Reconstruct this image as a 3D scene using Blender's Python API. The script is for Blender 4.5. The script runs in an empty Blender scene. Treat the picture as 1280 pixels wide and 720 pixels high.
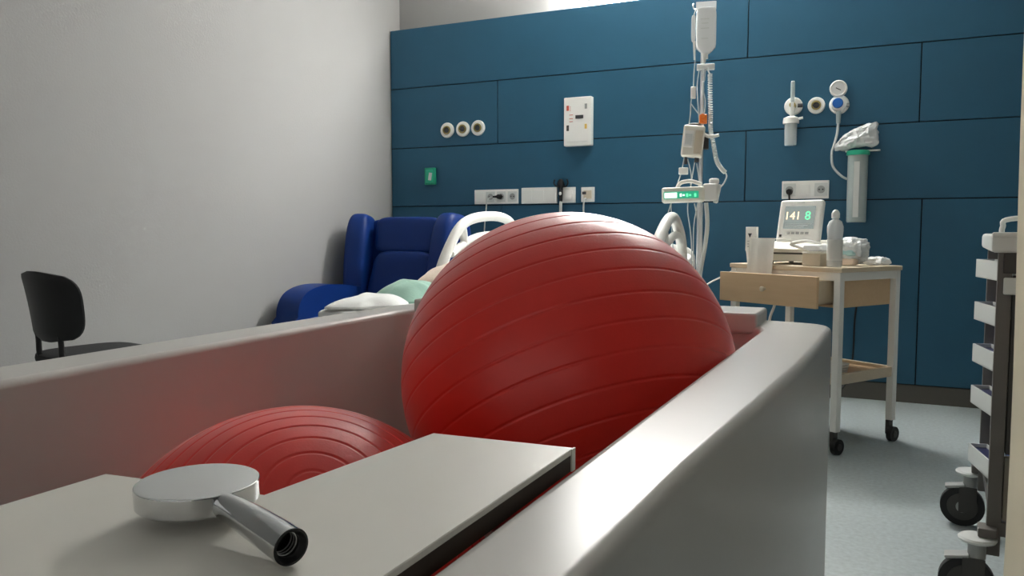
import bpy, bmesh, math, random
from mathutils import Vector, Matrix, noise
random.seed(7)
PI = math.pi
C = bpy.context.scene.collection
S = bpy.context.scene

# ------------------------------------------------------------------ camera
FPX, CAM_H, YAW, PITCH = 988.0, 1.02, math.radians(25.3), math.radians(4.2)
cam = bpy.data.cameras.new('camera'); cam_o = bpy.data.objects.new('camera', cam); C.objects.link(cam_o)
cam.sensor_width = 36.0; cam.lens = 36.0 * FPX / 1280.0
cam.clip_start = 0.02; cam.clip_end = 60
cam_o.location = (0, 0, CAM_H)
cam_o.rotation_euler = (PI/2 - PITCH, 0, YAW)
S.camera = cam_o
# ------------------------------------------------------------------ world / exposure
w = bpy.data.worlds.new('world'); S.world = w; w.use_nodes = True
w.node_tree.nodes['Background'].inputs[0].default_value = (1.0, 0.965, 0.92, 1)
w.node_tree.nodes['Background'].inputs[1].default_value = 0.19
S.view_settings.view_transform = 'Standard'; S.view_settings.look = 'None'
S.view_settings.gamma = 1.0; S.view_settings.use_curve_mapping = False
S.view_settings.exposure = 2.05
COVE_POWER = 50.0         # emission strength of the bed-head lamp

# ------------------------------------------------------------------ pixel -> world helpers
_F = Vector((-math.sin(YAW)*math.cos(PITCH), math.cos(YAW)*math.cos(PITCH), -math.sin(PITCH)))
_R = Vector((math.cos(YAW), math.sin(YAW), 0)); _U = _R.cross(_F)
EYE = Vector((0, 0, CAM_H))
def ray(px, py): return _F + _R*((px-640)/FPX) - _U*((py-360)/FPX)
def on(axis, val, px, py):
    d = ray(px, py); return EYE + d*((val-EYE[axis])/d[axis])

# ------------------------------------------------------------------ materials
M = {}
def mat(name, col, rough=0.5, metal=0.0, spec=0.5, emit=None, estr=0.0, trans=0.0, alpha=1.0, ior=1.45,
        noise_scale=0, noise_amt=0.0, bump=0.0, bump_scale=200, coat=0.0, rough_var=0.0, sheen=0.0):
    m = bpy.data.materials.new(name); m.use_nodes = True; nt = m.node_tree; b = nt.nodes['Principled BSDF']
    b.inputs['Base Color'].default_value = (*col, 1); b.inputs['Roughness'].default_value = rough
    b.inputs['Metallic'].default_value = metal; b.inputs['Specular IOR Level'].default_value = spec
    b.inputs['IOR'].default_value = ior; b.inputs['Transmission Weight'].default_value = trans
    b.inputs['Alpha'].default_value = alpha; b.inputs['Coat Weight'].default_value = coat
    b.inputs['Sheen Weight'].default_value = sheen
    if emit: b.inputs['Emission Color'].default_value = (*emit, 1); b.inputs['Emission Strength'].default_value = estr
    tc = None
    if noise_scale or bump or rough_var:
        tc = nt.nodes.new('ShaderNodeTexCoord')
    if noise_scale:
        n = nt.nodes.new('ShaderNodeTexNoise'); n.inputs['Scale'].default_value = noise_scale; n.inputs['Detail'].default_value = 5
        nt.links.new(tc.outputs['Object'], n.inputs['Vector'])
        mx = nt.nodes.new('ShaderNodeMixRGB'); mx.blend_type = 'MIX'
        mx.inputs[1].default_value = (*[c*(1-noise_amt) for c in col], 1); mx.inputs[2].default_value = (*[min(1, c*(1+noise_amt)) for c in col], 1)
        nt.links.new(n.outputs['Fac'], mx.inputs[0]); nt.links.new(mx.outputs[0], b.inputs['Base Color'])
    if rough_var:
        n = nt.nodes.new('ShaderNodeTexNoise'); n.inputs['Scale'].default_value = 6; n.inputs['Detail'].default_value = 4
        nt.links.new(tc.outputs['Object'], n.inputs['Vector'])
        mr = nt.nodes.new('ShaderNodeMapRange'); mr.inputs[3].default_value = rough-rough_var; mr.inputs[4].default_value = rough+rough_var
        nt.links.new(n.outputs['Fac'], mr.inputs[0]); nt.links.new(mr.outputs[0], b.inputs['Roughness'])
    if bump:
        n = nt.nodes.new('ShaderNodeTexNoise'); n.inputs['Scale'].default_value = bump_scale; n.inputs['Detail'].default_value = 3
        nt.links.new(tc.outputs['Object'], n.inputs['Vector'])
        bp = nt.nodes.new('ShaderNodeBump'); bp.inputs['Strength'].default_value = bump; bp.inputs['Distance'].default_value = 0.002
        nt.links.new(n.outputs['Fac'], bp.inputs['Height']); nt.links.new(bp.outputs[0], b.inputs['Normal'])
    M[name] = m; return m
mat('paint', (0.375, 0.375, 0.365), 0.8, spec=0.2, noise_scale=3, noise_amt=0.02, bump=0.35, bump_scale=90)
mat('ceiling_paint', (0.85, 0.85, 0.83), 0.9, spec=0.1)
mat('panel', (0.026, 0.104, 0.176), 0.42, spec=0.35, noise_scale=7, noise_amt=0.06, bump=0.06, bump_scale=160)
mat('panel_gap', (0.008, 0.012, 0.016), 0.9)
mat('vinyl', (0.42, 0.475, 0.48), 0.42, noise_scale=60, noise_amt=0.30, rough_var=0.06)
mat('skirting', (0.12, 0.11, 0.095), 0.5)
mat('acrylic', (0.60, 0.59, 0.56), 0.26, spec=0.10, noise_scale=9, noise_amt=0.02)
mat('laminate', (0.74, 0.725, 0.66), 0.42, noise_scale=12, noise_amt=0.02)
mat('laminate_edge', (0.28, 0.27, 0.23), 0.5)
mat('board_core', (0.035, 0.02, 0.011), 0.6)
mat('chrome', (0.64, 0.65, 0.66), 0.12, metal=1.0)
mat('brushed', (0.62, 0.63, 0.64), 0.32, metal=1.0)
mat('dark_rubber', (0.012, 0.012, 0.013), 0.55)
mat('ball_red', (0.80, 0.022, 0.011), 0.40, spec=0.5, noise_scale=14, noise_amt=0.08, bump=0.10, bump_scale=260, rough_var=0.05, coat=0.5, sheen=0.15)
M['ball_red'].node_tree.nodes['Principled BSDF'].inputs['Coat Roughness'].default_value = 0.38
M['ball_red'].node_tree.nodes['Principled BSDF'].inputs['Sheen Roughness'].default_value = 0.35
mat('leather', (0.004, 0.030, 0.17), 0.45, spec=0.3, noise_scale=8, noise_amt=0.12, bump=0.22, bump_scale=180)
mat('black_plastic', (0.008, 0.008, 0.009), 0.45)
mat('black_fabric', (0.02, 0.021, 0.023), 0.85, bump=0.5, bump_scale=500)
mat('white_plastic', (0.86, 0.855, 0.82), 0.35)
mat('cream_plastic', (0.80, 0.77, 0.68), 0.4)
mat('grey_plastic', (0.34, 0.35, 0.34), 0.42)
mat('pale_grey_plastic', (0.66, 0.68, 0.66), 0.4)
mat('dark_grey', (0.055, 0.052, 0.048), 0.5)
mat('post_grey', (0.13, 0.12, 0.11), 0.4)
mat('taupe', (0.20, 0.175, 0.14), 0.5, noise_scale=6, noise_amt=0.15)
mat('brass', (0.42, 0.34, 0.14), 0.35, metal=0.9)
mat('green', (0.02, 0.34, 0.20), 0.4)
mat('green_cap', (0.03, 0.46, 0.28), 0.35)
mat('blue_knob', (0.015, 0.12, 0.42), 0.3)
mat('red_mark', (0.55, 0.10, 0.07), 0.5)
mat('yellow_mark', (0.75, 0.50, 0.12), 0.5)
mat('orange', (0.85, 0.22, 0.03), 0.4)
mat('white_metal', (0.84, 0.83, 0.78), 0.35)
mat('navy', (0.01, 0.014, 0.07), 0.4)
mat('linen', (0.82, 0.83, 0.81), 0.9, sheen=0.2, bump=0.4, bump_scale=60)
mat('drape_green', (0.30, 0.52, 0.42), 0.9, sheen=0.2, bump=0.4, bump_scale=60)
mat('towel_peach', (0.72, 0.58, 0.48), 0.9, sheen=0.2, bump=0.6, bump_scale=90)
mat('curtain_cloth', (0.84, 0.81, 0.74), 0.9, sheen=0.1, bump=0.3, bump_scale=220)
mat('paper', (0.78, 0.77, 0.72), 0.8, noise_scale=40, noise_amt=0.04)
mat('card', (0.62, 0.54, 0.42), 0.7)
mat('ink', (0.05, 0.05, 0.055), 0.6)
mat('pale_blue', (0.40, 0.62, 0.64), 0.5)
mat('screen_grey', (0.10, 0.12, 0.11), 0.25, emit=(0.22, 0.25, 0.24), estr=0.25)
mat('screen_orange', (0.5, 0.3, 0.1), 0.4, emit=(1.0, 0.70, 0.42), estr=0.5)
mat('screen_green', (0.1, 0.5, 0.2), 0.4, emit=(0.10, 0.85, 0.30), estr=0.45)
mat('screen_dark_green', (0.01, 0.14, 0.08), 0.3, emit=(0.01, 0.16, 0.09), estr=0.5)
mat('screen_white', (0.6, 0.75, 0.68), 0.3, emit=(0.75, 1.0, 0.88), estr=0.35)
mat('clear', (0.80, 0.86, 0.86), 0.12, alpha=0.35)
mat('film', (0.90, 0.92, 0.92), 0.2, alpha=0.78)
mat('bag_fluid', (0.90, 0.92, 0.92), 0.22, alpha=0.90)
mat('frosted', (0.62, 0.70, 0.69), 0.3, alpha=0.55)
mat('bottle_clear', (0.88, 0.91, 0.91), 0.12, alpha=0.60)
mat('fill_glass', (0.8, 0.85, 0.85), 0.05, alpha=0.12)
mat('tint_blue', (0.03, 0.12, 0.42), 0.3, trans=0.4, ior=1.1)
mat('tube_clear', (0.66, 0.70, 0.70), 0.25, alpha=0.75)
mat('lamp_glow', (1, 1, 1), 0.5, emit=(1.0, 0.985, 0.95), estr=COVE_POWER)

nt = M['curtain_cloth'].node_tree; tb_ = nt.nodes.new('ShaderNodeBsdfTranslucent'); tb_.inputs[0].default_value = (0.84, 0.80, 0.70, 1)
mxs = nt.nodes.new('ShaderNodeMixShader'); mxs.inputs[0].default_value = 0.65
nt.links.new(nt.nodes['Principled BSDF'].outputs[0], mxs.inputs[1]); nt.links.new(tb_.outputs[0], mxs.inputs[2]); nt.links.new(mxs.outputs[0], nt.nodes['Material Output'].inputs[0])
# wood (trolley): stretched noise grain
def wood(name, a, b_):
    m = mat(name, a, 0.45); nt = m.node_tree; b = nt.nodes['Principled BSDF']
    tc = nt.nodes.new('ShaderNodeTexCoord'); mp = nt.nodes.new('ShaderNodeMapping'); mp.inputs['Scale'].default_value = (3, 30, 30)
    n = nt.nodes.new('ShaderNodeTexNoise'); n.inputs['Scale'].default_value = 2; n.inputs['Detail'].default_value = 6
    r = nt.nodes.new('ShaderNodeMixRGB'); r.inputs[1].default_value = (*a, 1); r.inputs[2].default_value = (*b_, 1)
    nt.links.new(tc.outputs['Object'], mp.inputs[0]); nt.links.new(mp.outputs[0], n.inputs['Vector'])
    nt.links.new(n.outputs['Fac'], r.inputs[0]); nt.links.new(r.outputs[0], b.inputs['Base Color'])
wood('beech', (0.62, 0.42, 0.24), (0.70, 0.50, 0.31))
wood('beech_pale', (0.60, 0.50, 0.36), (0.68, 0.58, 0.44))

# ------------------------------------------------------------------ mesh helpers
def box(bm, lo, hi, bev=0.0, seg=2, rot=None):
    lo = Vector(lo); hi = Vector(hi); c = (lo+hi)/2; s = hi-lo
    mtx = Matrix.Translation(c) @ (rot.to_4x4() if rot else Matrix.Identity(4)) @ Matrix.Diagonal((s.x, s.y, s.z, 1))
    r = bmesh.ops.create_cube(bm, size=1, matrix=mtx)
    if bev:
        vs = set(r['verts']); es = [e for e in bm.edges if e.verts[0] in vs and e.verts[1] in vs]
        bmesh.ops.bevel(bm, geom=es, offset=bev, segments=seg, profile=0.5, affect='EDGES')
    return bm
def cyl(bm, p, q, r, r2=None, n=24, cap=True):
    p = Vector(p); q = Vector(q); d = q-p
    mtx = Matrix.Translation((p+q)/2) @ d.to_track_quat('Z', 'Y').to_matrix().to_4x4()
    bmesh.ops.create_cone(bm, cap_ends=cap, cap_tris=False, segments=n, radius1=r, radius2=r if r2 is None else r2, depth=d.length, matrix=mtx)
    return bm
def smooth_path(pts, sub=6, closed=False):
    pts = [Vector(p) for p in pts]; out = []; n = len(pts)
    rng = n if closed else n-1
    for i in range(rng):
        if closed: a, b, c, d = pts[(i-1) % n], pts[i], pts[(i+1) % n], pts[(i+2) % n]
        else: a, b, c, d = pts[max(i-1, 0)], pts[i], pts[i+1], pts[min(i+2, n-1)]
        for k in range(sub):
            t = k/sub
            out.append(0.5*((2*b)+(c-a)*t+(2*a-5*b+4*c-d)*t*t+(3*b-a-3*c+d)*t**3))
    if not closed: out.append(pts[-1])
    return out
def tube(bm, pts, r, n=8, closed=False, sub=6):
    pts = smooth_path(pts, sub, closed) if sub else [Vector(p) for p in pts]
    rings = []; N = len(pts); ref = None
    for i, p in enumerate(pts):
        if closed: t = pts[(i+1) % N]-pts[i-1]
        else: t = pts[min(i+1, N-1)]-pts[max(i-1, 0)]
        if t.length < 1e-9: t = Vector((0, 0, 1))
        t.normalize()
        if ref is None:
            ref = Vector((0, 0, 1)) if abs(t.z) < 0.9 else Vector((1, 0, 0))
        u = (ref - t*ref.dot(t))
        if u.length < 1e-6: u = t.orthogonal()
        u.normalize(); v = t.cross(u); ref = u
        rr = r(i/(N-1)) if callable(r) else r
        rings.append([bm.verts.new(p+(u*math.cos(2*PI*k/n)+v*math.sin(2*PI*k/n))*rr) for k in range(n)])
    for i in range(N if closed else N-1):
        a, b = rings[i], rings[(i+1) % N]
        for k in range(n): bm.faces.new((a[k], a[(k+1) % n], b[(k+1) % n], b[k]))
    if not closed:
        bm.faces.new(list(reversed(rings[0]))); bm.faces.new(rings[-1])
    return bm
def lathe(bm, prof, n=32, mtx=Matrix.Identity(4)):
    rings = []
    for (r, z) in prof:
        if r < 1e-6: rings.append([bm.verts.new(mtx @ Vector((0, 0, z)))])
        else: rings.append([bm.verts.new(mtx @ Vector((r*math.cos(2*PI*k/n), r*math.sin(2*PI*k/n), z))) for k in range(n)])
    for a, b in zip(rings, rings[1:]):
        for k in range(n):
            k2 = (k+1) % n
            if len(a) == 1 and len(b) == 1: continue
            if len(a) == 1: bm.faces.new((a[0], b[k2], b[k]))
            elif len(b) == 1: bm.faces.new((a[k], a[k2], b[0]))
            else: bm.faces.new((a[k], a[k2], b[k2], b[k]))
    return bm
def prism(bm, outline, axis, lo, hi, bev=0.0, seg=3):
    """extrude a 2D outline along axis ('x','y','z') from lo to hi"""
    def P(a, b, h): return {'x': (h, a, b), 'y': (a, h, b), 'z': (a, b, h)}[axis]
    A = [bm.verts.new(P(a, b, lo)) for a, b in outline]; B = [bm.verts.new(P(a, b, hi)) for a, b in outline]
    n = len(A); f1 = bm.faces.new(A); f2 = bm.faces.new(list(reversed(B)))
    for i in range(n): bm.faces.new((A[(i+1) % n], A[i], B[i], B[(i+1) % n]))
    if bev:
        es = list(f1.edges)+list(f2.edges)
        bmesh.ops.bevel(bm, geom=es, offset=bev, segments=seg, profile=0.5, affect='EDGES')
    return bm
def sbox(bm, c, h, e=0.35, n=28, rot=None, fn=None):
    """soft rounded box (superellipsoid); e small = boxier"""
    c = Vector(c); rows = n//2
    def p(a): return math.copysign(abs(a)**e, a)
    vs = []
    for i in range(rows+1):
        ph = -PI/2+PI*i/rows; row = []
        for k in range(n):
            th = 2*PI*k/n
            v = Vector((h[0]*p(math.cos(ph))*p(math.cos(th)), h[1]*p(math.cos(ph))*p(math.sin(th)), h[2]*p(math.sin(ph))))
            if fn: v = fn(v)
            if rot: v = rot @ v
            row.append(bm.verts.new(c+v))
        vs.append(row)
    for i in range(rows):
        for k in range(n):
            bm.faces.new((vs[i][k], vs[i][(k+1) % n], vs[i+1][(k+1) % n], vs[i+1][k]))
    bmesh.ops.remove_doubles(bm, verts=bm.verts[:], dist=1e-5)
    return bm
def nb(): return bmesh.new()
def obj(name, bm, m, parent=None, world=False, flat=False, angle=40):
    if parent is not None and world:
        bmesh.ops.transform(bm, matrix=parent.matrix_basis.inverted(), verts=bm.verts[:])
    bmesh.ops.recalc_face_normals(bm, faces=bm.faces[:])
    me = bpy.data.meshes.new(name); bm.to_mesh(me); bm.free()
    if not flat:
        me.shade_smooth(); me.set_sharp_from_angle(angle=math.radians(angle))
    me.materials.append(M[m]); o = bpy.data.objects.new(name, me); C.objects.link(o)
    if parent is not None: o.parent = parent
    if not flat and angle <= 45:
        wn = o.modifiers.new('weighted_normal', 'WEIGHTED_NORMAL'); wn.keep_sharp = True; wn.weight = 60
    return o
def tag(o, label, cat, group=None):
    o['label'] = label; o['category'] = cat
    if group: o['group'] = group
    return o
def thing(name, label, cat, loc=(0, 0, 0), rotz=0.0, group=None):
    o = bpy.data.objects.new(name, None); C.objects.link(o); o.empty_display_size = 0.1
    o.matrix_basis = Matrix.Translation(loc) @ Matrix.Rotation(rotz, 4, 'Z')
    return tag(o, label, cat, group)
def struct(name, bm, m, **k):
    o = obj(name, bm, m, **k); o['kind'] = 'structure'; return o
def sub(name, bm, m, p, **k):            # sub-part: parent is a mesh part whose own transform is identity
    return obj(name, bm, m, p, **k)
def text_mesh(name, s, size, m, parent, mtx):
    cu = bpy.data.curves.new(name, 'FONT'); cu.body = s; cu.size = size; cu.align_x = 'CENTER'; cu.align_y = 'CENTER'; cu.extrude = 0.0006
    t = bpy.data.objects.new(name, cu); C.objects.link(t)
    dg = bpy.context.evaluated_depsgraph_get(); me = bpy.data.meshes.new_from_object(t.evaluated_get(dg))
    bpy.data.objects.remove(t); me.transform(mtx); me.materials.clear(); me.materials.append(M[m])
    o = bpy.data.objects.new(name, me); C.objects.link(o); o.parent = parent; return o

# ================================================================== SETTING
XL, XR, YF, YB, ZC = -3.48, 3.2, -2.2, 5.313, 3.3
YP = 5.171                                   # front of the blue panelling
ZT = 2.535
struct('floor', box(nb(), (XL-.1, YF-.1, -.1), (XR+.1, YB+.1, 0)), 'vinyl', flat=True)
struct('ceiling', box(nb(), (XL-.1, YF-.1, ZC), (XR+.1, YB+.1, ZC+.1)), 'ceiling_paint', flat=True)
struct('wall_left', box(nb(), (XL-.1, YF-.1, 0), (XL, YB+.1, ZC)), 'paint', flat=True)
struct('wall_right', box(nb(), (XR, YF-.1, 0), (XR+.1, YB+.1, ZC)), 'paint', flat=True)
WX0, WX1, WZ0, WZ1 = -2.7, 1.5, .85, 2.65       # unseen opening behind the camera, added to let in fill light
wf = nb()
for lo, hi in (((XL, YF-.1, 0), (XR, YF, WZ0)), ((XL, YF-.1, WZ1), (XR, YF, ZC)), ((XL, YF-.1, WZ0), (WX0, YF, WZ1)), ((WX1, YF-.1, WZ0), (XR, YF, WZ1))): box(wf, lo, hi)
struct('wall_front', wf, 'paint', flat=True)
wn = nb()
for lo, hi in (((WX0, YF-.07, WZ0), (WX1, YF-.02, WZ0+.06)), ((WX0, YF-.07, WZ1-.06), (WX1, YF-.02, WZ1))): box(wn, lo, hi)
for i in range(4):
    x = WX0+.03+(WX1-WX0-.06)*i/3; box(wn, (x-.03, YF-.07, WZ0), (x+.03, YF-.02, WZ1))
fill_win = struct('fill_window', wn, 'white_metal', flat=True)  # frame of the added fill-light opening, out of view
for i in range(3):
    a = WX0+.06+(WX1-WX0-.06)*i/3; obj('fill_pane', box(nb(), (a, YF-.048, WZ0+.06), (a+(WX1-WX0-.06)/3-.06, YF-.042, WZ1-.06)), 'fill_glass', fill_win, flat=True)
wb = struct('wall_back', box(nb(), (XL, YB, 0), (XR, YB+.1, ZC)), 'paint', flat=True)
# service duct behind the panels
obj('panel_backing', box(nb(), (XL+.002, YP+.012, .107), (XR-.002, YB-.001, ZT-.004)), 'panel_gap', wb, flat=True)
rows = [(.109, 1.200, [-2.53, .18]), (1.200, 1.641, [-.818]), (1.641, 2.091, [-2.559, .15]), (2.091, ZT, [-.818])]
g = .0032
for z0, z1, seams in rows:
    xs = [XL+.006]+seams+[XR-.003]
    for a, b in zip(xs, xs[1:]):
        obj('panel', box(nb(), (a+g, YP, z0+g), (b-g, YP+.014, z1-g), .0012, 1), 'panel', wb)
struct('baseboard_back', box(nb(), (XL, YP+.006, 0), (XR, YB, .107), .003, 1), 'skirting')
struct('baseboard_left', box(nb(), (XL, YF, 0), (XL+.012, YP, .107), .003, 1), 'skirting')

# bed-head lamp mounted on top of the panelling, just above the picture
la = thing('wall_lamp', 'long opal wall lamp mounted above the blue panelling', 'lamp', (-1.30, YP+.052, 2.605))
obj('lamp_cover', box(nb(), (-.67, -.055, .004), (.67, .045, .085), .02, 3), 'lamp_glow', la)
for s_ in (-1, 1): obj('end_cap', box(nb(), (s_*.673-.004, -.02, .03), (s_*.673+.004, .02, .06), .002), 'white_metal', la)
obj('back_plate', box(nb(), (-.67, .0455, .0), (.67, .055, .09), .002), 'white_metal', la)
for s_ in (-1, 1): obj('bracket', box(nb(), (s_*.4-.02, .055, -.074), (s_*.4+.02, .075, .07), .003), 'white_metal', la)

# ================================================================== TUB
TZ = .798
tub = thing('birthing_tub', 'large off-white acrylic birthing tub holding two red exercise balls', 'bathtub', (-.7, 1.02, 0))
def fillet(pts, r, n=7):
    out = []; N = len(pts)
    for i in range(N):
        p = Vector(pts[i][:2]); rr = pts[i][2] if len(pts[i]) > 2 else r
        a = Vector(pts[i-1][:2]); b = Vector(pts[(i+1) % N][:2])
        u = (a-p).normalized(); v = (b-p).normalized()
        if rr == 0 or u.dot(v) < -.985: out.append(p); continue
        ang = u.angle(v); t = min(rr/math.tan(ang/2), .45*min((a-p).length, (b-p).length))
        p0 = p+u*t; p1 = p+v*t
        for k in range(n+1):
            s = k/n; out.append(p0*(1-s)**2+p*2*s*(1-s)+p1*s*s)
    return out
outer = fillet([(-.186, .0, .1), (-.171, .465, 0), (-.161, .738, 0), (-.137, 1.092, 0), (-.119, 1.382, 0), (-.110, 1.66, 0), (-.105, 2.0, .09),
                (-.26, 2.032, 0), (-1.318, 2.05, .12), (-1.318, 1.2, 0), (-1.29, .0, .1)], .1)
inner = fillet([(-.268, .12, .06), (-.262, .70, 0), (-.256, 1.25, 0), (-.248, 1.885, .07), (-1.212, 1.895, .1), (-1.182, 1.0, 0), (-1.155, .12, .06)], .06)
def wall_shell():
    bv = .014
    cu = bpy.data.curves.new('shell', 'CURVE'); cu.dimensions = '2D'; cu.fill_mode = 'BOTH'
    cu.extrude = TZ/2-bv; cu.bevel_depth = bv; cu.bevel_resolution = 3; cu.offset = -bv
    for pl in (outer, inner):
        sp = cu.splines.new('POLY'); sp.points.add(len(pl)-1); sp.use_cyclic_u = True
        for q, p in zip(sp.points, pl): q.co = (p[0], p[1], 0, 1)
    t = bpy.data.objects.new('shell', cu); C.objects.link(t)
    dg = bpy.context.evaluated_depsgraph_get(); me = bpy.data.meshes.new_from_object(t.evaluated_get(dg))
    bpy.data.objects.remove(t)
    bm = nb(); bm.from_mesh(me); bmesh.ops.translate(bm, verts=bm.verts[:], vec=(0, 0, TZ/2))
    bmesh.ops.remove_doubles(bm, verts=bm.verts[:], dist=1e-5)
    return bm
obj('shell', wall_shell(), 'acrylic', tub, world=True, angle=35)
obj('basin_floor', box(nb(), (-1.2, .08, .05), (-.24, 1.92, .088)), 'acrylic', tub, world=True)
obj('seat_ledge', box(nb(), (-1.205, 1.34, .086), (-.25, 1.89, .384), .02, 3), 'acrylic', tub, world=True)
obj('support_ledge', box(nb(), (-1.16, .10, .70), (-.262, .33, .788), .01, 2), 'acrylic', tub, world=True)
obj('raised_rim', box(nb(), (-1.19, 1.872, .78), (-.262, 2.04, .828), .007, 3), 'acrylic', tub, world=True)

# L-shaped cover board
bd = thing('cover_board', 'grey-beige L-shaped board with dark edges laid over the tub beside its rim', 'board', (-.42, .4, .789))
Lsh = [(-.272, .10), (-.266, .700), (-.416, .690), (-.437, .467), (-.600, .452), (-.612, .10)]
obj('core', prism(nb(), Lsh, 'z', .7895, .805), 'board_core', bd, world=True, flat=True)
obj('laminate_top', prism(nb(), [(x*1.0+(.0006 if x > -.3 else -.0006), y+(.0012 if y > .2 else 0)) for x, y in Lsh], 'z', .8051, .811, .0008, 1), 'laminate', bd, world=True)
obj('edge_strip', box(nb(), (-.2665, .694, .7895), (-.2645, .7025, .811)), 'laminate', bd, world=True)

# ------------------------------------------------------------------ balls
def ball(name, label, c, r, axis, spacing, phase):
    prof = []; gw = .0016/r; gd = .0013
    th = 0.0; grooves = []
    a = phase
    while a < PI-.08: grooves.append(a); a += spacing
    angs = set(round(PI*i/120, 5) for i in range(121))
    for gr in grooves:
        angs = {t for t in angs if abs(t-gr) > 4.4*gw}
        angs |= {gr+k*gw for k in (-4, -3, -2, -1, 0, 1, 2, 3, 4)}
    for t in sorted(angs):
        rr = r
        for gr in grooves:
            d = abs(t-gr)
            if d < gw*.5: rr = r-gd
            elif d < gw*1.5: rr = r-gd*.75
        prof.append((rr*math.sin(t) if 0 < t < PI-1e-6 else 0.0, rr*math.cos(t)))
    prof[0] = (0, r); prof[-1] = (0, -r)
    m = Vector(axis).normalized().to_track_quat('Z', 'Y').to_matrix().to_4x4()
    e = thing(name, label, 'exercise ball', (c[0], c[1], c[2]-r))
    bm = lathe(nb(), prof, 160, Matrix.Translation((0, 0, r)) @ m)
    obj('ball_skin', bm, 'ball_red', e, angle=80)
    plug = nb(); ax = -Vector(axis).normalized()
    cyl(plug, Vector((0, 0, r))+ax*(r-.002), Vector((0, 0, r))+ax*(r+.003), .011, n=20)
    obj('valve_plug', plug, 'white_plastic', e)
    return e
ax1 = _R*-.26+Vector((0, 0, 1))*.80+Vector((-math.sin(YAW), math.cos(YAW), 0))*.55
ball('exercise_ball', 'big glossy red exercise ball rising above the tub rim', (-.578, 1.486, .721), .335, ax1, .15, .10)
tc2 = (EYE-Vector((-.845, .970, .411))).normalized(); ax2 = tc2*.80+_U*.58+_R*.08
ball('exercise_ball', 'lower red exercise ball sunk inside the tub behind the shower head', (-.845, .970, .411), .323, ax2, .11, .10)

# ------------------------------------------------------------------ shower head
sh = thing('hand_shower', 'chrome round hand shower head lying on the cover board', 'shower head', (-.45, .414, .811))
dc = Vector((-.449, .413, 0)); he = Vector((-.327, .372, .0))
hm = nb(); lathe(hm, [(0, .824-.811), (.036, .013), (.041, .010), (.043, .012), (.0435, .0245), (.0432, .0257), (.0424, .0262), (.036, .0263), (0, .0263)], 64)
obj('head', hm, 'chrome', sh)
obj('spray_face', lathe(nb(), [(0, .0095), (.037, .0095), (.038, .0125), (0, .0128)], 48), 'grey_plastic', sh)
d = (he-dc); d.z = 0; d.normalize(); Lh = (he-dc).length
hp = [d*.026+Vector((0, 0, .0175)), d*.055+Vector((0, 0, .0175)), d*.085+Vector((0, 0, .0160)), d*Lh+Vector((0, 0, .0128))]
def hr(t): return .0082+.0038*min(1, t*1.15)
hb = nb(); tube(hb, hp, hr, 28, sub=8)
bmesh.ops.delete(hb, geom=[f for f in hb.faces if len(f.verts) > 10 and (f.calc_center_median()-hp[-1]).length < .003], context='FACES')
obj('handle', hb, 'chrome', sh)
ax = (hp[-1]-hp[-2]).normalized()
m4 = Matrix.Translation(hp[-1]) @ ax.to_track_quat('Z', 'Y').to_matrix().to_4x4()
obj('handle_socket', lathe(nb(), [(.0119, -.001), (.0119, .0005), (.0104, .0008), (.0092, -.003), (.0080, -.004), (.0078, -.018), (0, -.018)], 40, m4), 'dark_rubber', sh)
ri = nb()
for k in range(3): tube(ri, [m4 @ Vector((.0079*math.cos(t*PI/10), .0079*math.sin(t*PI/10), -.007-.003*k)) for t in range(20)], .0006, 6, closed=True, sub=0)
obj('thread', ri, 'brushed', sh)

# ================================================================== CHAIRS
# black task chair by the left wall
fdir = math.atan2(-.19, .98)
ch = thing('task_chair', 'black office chair with a curved backrest by the white wall', 'chair', (-3.045, 2.288, 0), fdir)
def rrect(hx, hy, r, n=6):
    return [(x*(hx-r)+r*math.cos(a), y*(hy-r)+r*math.sin(a)) for (x, y, a0) in ((1, 1, 0), (-1, 1, PI/2), (-1, -1, PI), (1, -1, 1.5*PI)) for a in [a0+PI/2*k/n for k in range(n+1)]]
sb = nb(); sbox(sb, (0, 0, .485), (.215, .21, .03), .5)
obj('seat', sb, 'black_fabric', ch)
obj('seat_pan', sbox(nb(), (0, 0, .455), (.19, .185, .018), .45), 'black_plastic', ch)
bk = nb()
def bend(v):
    return Vector((v.x, v.y+.10*(v.x/.2)**2*.45-.005*(v.z/.14)**2 - .16*v.z, v.z))
nx, nz = 24, 18; front = []; back = []
ol = []
for i in range(nz+1):
    z = -1+2*i/nz; rf = []; rb_ = []
    wz = (1-abs(z)**4)**.30*(.228+.012*z) if abs(z) < 1 else 0.02
    wz = max(wz, .04)
    for k in range(nx+1):
        x = (-1+2*k/nx)*wz; v = bend(Vector((x, 0, z*.145)))
        edge = min(1, (1-abs(-1+2*k/nx))*6, (1-abs(z))*6)
        th = .004+.008*edge
        rf.append(bk.verts.new(v+Vector((0, th, 0)))); rb_.append(bk.verts.new(v-Vector((0, th, 0))))
    front.append(rf); back.append(rb_)
for i in range(nz):
    for k in range(nx):
        bk.faces.new((front[i][k], front[i][k+1], front[i+1][k+1], front[i+1][k])); bk.faces.new((back[i][k], back[i+1][k], back[i+1][k+1], back[i][k+1]))
for i in range(nz):
    bk.faces.new((front[i][0], front[i+1][0], back[i+1][0], back[i][0])); bk.faces.new((front[i][nx], back[i][nx], back[i+1][nx], front[i+1][nx]))
for k in range(nx):
    bk.faces.new((front[0][k], back[0][k], back[0][k+1], front[0][k+1])); bk.faces.new((front[nz][k], front[nz][k+1], back[nz][k+1], back[nz][k]))
bmesh.ops.translate(bk, verts=bk.verts[:], vec=(0, -.225, .71))
obj('backrest', bk, 'black_plastic', ch)
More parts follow.
